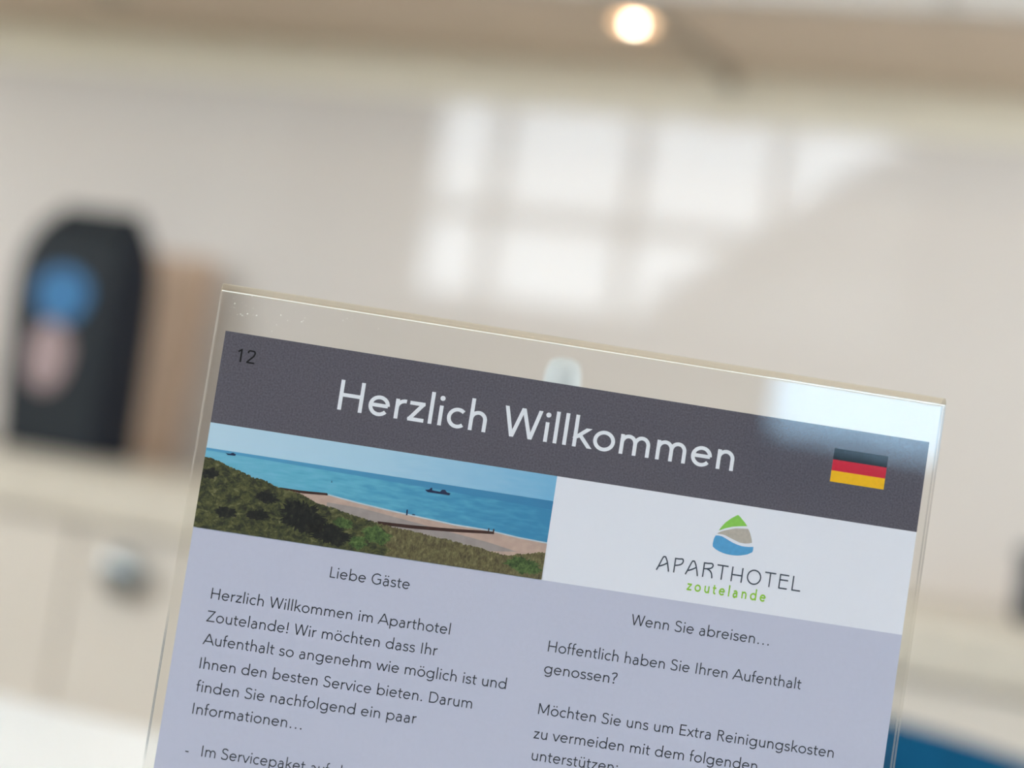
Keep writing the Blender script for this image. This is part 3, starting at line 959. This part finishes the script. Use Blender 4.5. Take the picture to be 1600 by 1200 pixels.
def stroke_polys(out, pts, h, f):
    """ribbon of half width h along pts (mitred), f maps glyph units to a vertex position"""
    pts = [p for k, p in enumerate(pts) if k == 0 or math.dist(p, pts[k - 1]) > 1e-3]
    closed = len(pts) > 3 and math.dist(pts[0], pts[-1]) < 1e-3
    if closed: pts = pts[:-1]
    n = len(pts)
    Lf, Rt = [], []
    for k in range(n):
        a = pts[k - 1] if (k > 0 or closed) else None
        b_ = pts[(k + 1) % n] if (k < n - 1 or closed) else None
        dirs = []
        for p, q in ((a, pts[k]), (pts[k], b_)):
            if p is not None and q is not None:
                l = math.dist(p, q)
                dirs.append(((q[0] - p[0]) / l, (q[1] - p[1]) / l))
        nx = -sum(d[1] for d in dirs); ny = sum(d[0] for d in dirs)
        l = math.hypot(nx, ny) or 1
        nx, ny = nx / l, ny / l
        c = max(.5, nx * -dirs[0][1] + ny * dirs[0][0])
        w = h / c
        Lf.append(f(pts[k][0] + nx * w, pts[k][1] + ny * w))
        Rt.append(f(pts[k][0] - nx * w, pts[k][1] - ny * w))
    for k in range(n if closed else n - 1):
        j = (k + 1) % n
        out.append([Lf[k], Rt[k], Rt[j], Lf[j]])


def text(name, s, x0, x1, base, em, h, m, lev=3, track=0, lab=None, parent=None):
    """one printed line: from x0 to x1 mm, baseline `base` mm below the sheet's top, em in mm"""
    G = glyphs(h)
    toks, i = [], 0
    while i < len(s):
        if s[i] == '^': toks.append(s[i:i + 2]); i += 2
        else: toks.append(s[i]); i += 1
    # natural extent
    pen, lo, hi, place = 0.0, None, None, []
    for t in toks:
        adv, st = G[t]
        for e in st:
            if e[0] == 's': xs = [p[0] for p in e[1]]; pad = h if len(e[1]) > 2 or abs(e[1][0][0] - e[1][1][0]) < 1 else 0
            elif e[0] == 'd': xs = [e[1], e[3]]; pad = h
            else: xs = [e[1]]; pad = e[3]
            lo = pen + min(xs) - pad if lo is None else min(lo, pen + min(xs) - pad)
            hi = pen + max(xs) + pad if hi is None else max(hi, pen + max(xs) + pad)
        place.append(pen)
        pen += adv + track
    sy = em / 1000.0
    sx = (x1 - x0) / (hi - lo) if x1 is not None else sy
    out = []
    for t, p in zip(toks, place):
        for e in G[t][1]:
            f = lambda gx, gy: (x0 + (p + gx - lo) * sx, base - gy * sy)
            if e[0] == 's': stroke_polys(out, e[1], h, f)
            elif e[0] == 'd':
                _, ax, ay, bx_, by = e
                w = h * math.hypot(bx_ - ax, by - ay) / abs(by - ay)
                out.append([f(*q) for q in ((ax - w, ay), (ax + w, ay), (bx_ + w, by), (bx_ - w, by))])
            else:
                _, cx, cy, r = e
                out.append([f(cx + r * math.cos(2 * PI * k / 18), cy + r * math.sin(2 * PI * k / 18)) for k in range(18)])
    me = flat_mesh(name, out, lev)
    o = link(name, me, m, parent or sheet)
    if lab: o['label'] = lab
    return o


EH, EB = 8.74, 3.16
text('heading_lettering', 'Herzlich Willkommen', 25.0, 107.85, 12.38, EH, 44, M['whiteink'], lab='large white heading')
text('room_number', '12', 3.25, 6.85, 5.9, 3.85, 42, M['blackink'], lab='small black number')
text('text_line', 'Liebe G\u00e4ste', 28.93, 45.37, 46.55, EB, 37, M['ink'])
for s, x0, x1, b_ in (
        ('Herzlich Willkommen im Aparthotel', 5.8, 54.98, 54.40), ('Zoutelande! Wir m\u00f6chten dass Ihr', 5.65, 53.15, 59.05),
        ('Aufenthalt so angenehm wie m\u00f6glich ist und', 5.64, 68.08, 63.70), ('Ihnen den besten Service bieten. Darum', 5.8, 61.77, 68.62),
        ('finden Sie nachfolgend ein paar', 5.83, 51.05, 73.30), ('Informationen\u2026', 5.85, 28.19, 77.85), ('-', 5.74, 6.42, 86.3),
        ('Im Servicepaket auf der', 9.03, 40.6, 86.08),
        ('Wenn Sie abreisen\u2026', 91.58, 120.61, 46.87),
        ('Hoffentlich haben Sie Ihren Aufenthalt', 75.42, 128.55, 54.80), ('genossen?', 75.3, 90.45, 59.30),
        ('M\u00f6chten Sie uns um Extra Reinigungskosten', 75.38, 137.31, 67.70), ('zu vermeiden mit dem folgenden', 75.21, 121.89, 72.70),
        ('unterst\u00fctzen:', 75.46, 93.32, 77.15)):
    text('text_line', s, x0, x1, b_, EB, 37, M['ink'])
text('emblem_lettering', '^A^P^A^R^T^H^O^T^E^L', 94.99, 125.48, 34.93, 4.34, 33, M['logoink'], track=55, lab='thin slate capitals')
text('emblem_lettering', 'zoutelande', 101.94, 118.56, 38.1, 3.1, 54, M['greentext'], track=165, lab='lime green lettering')
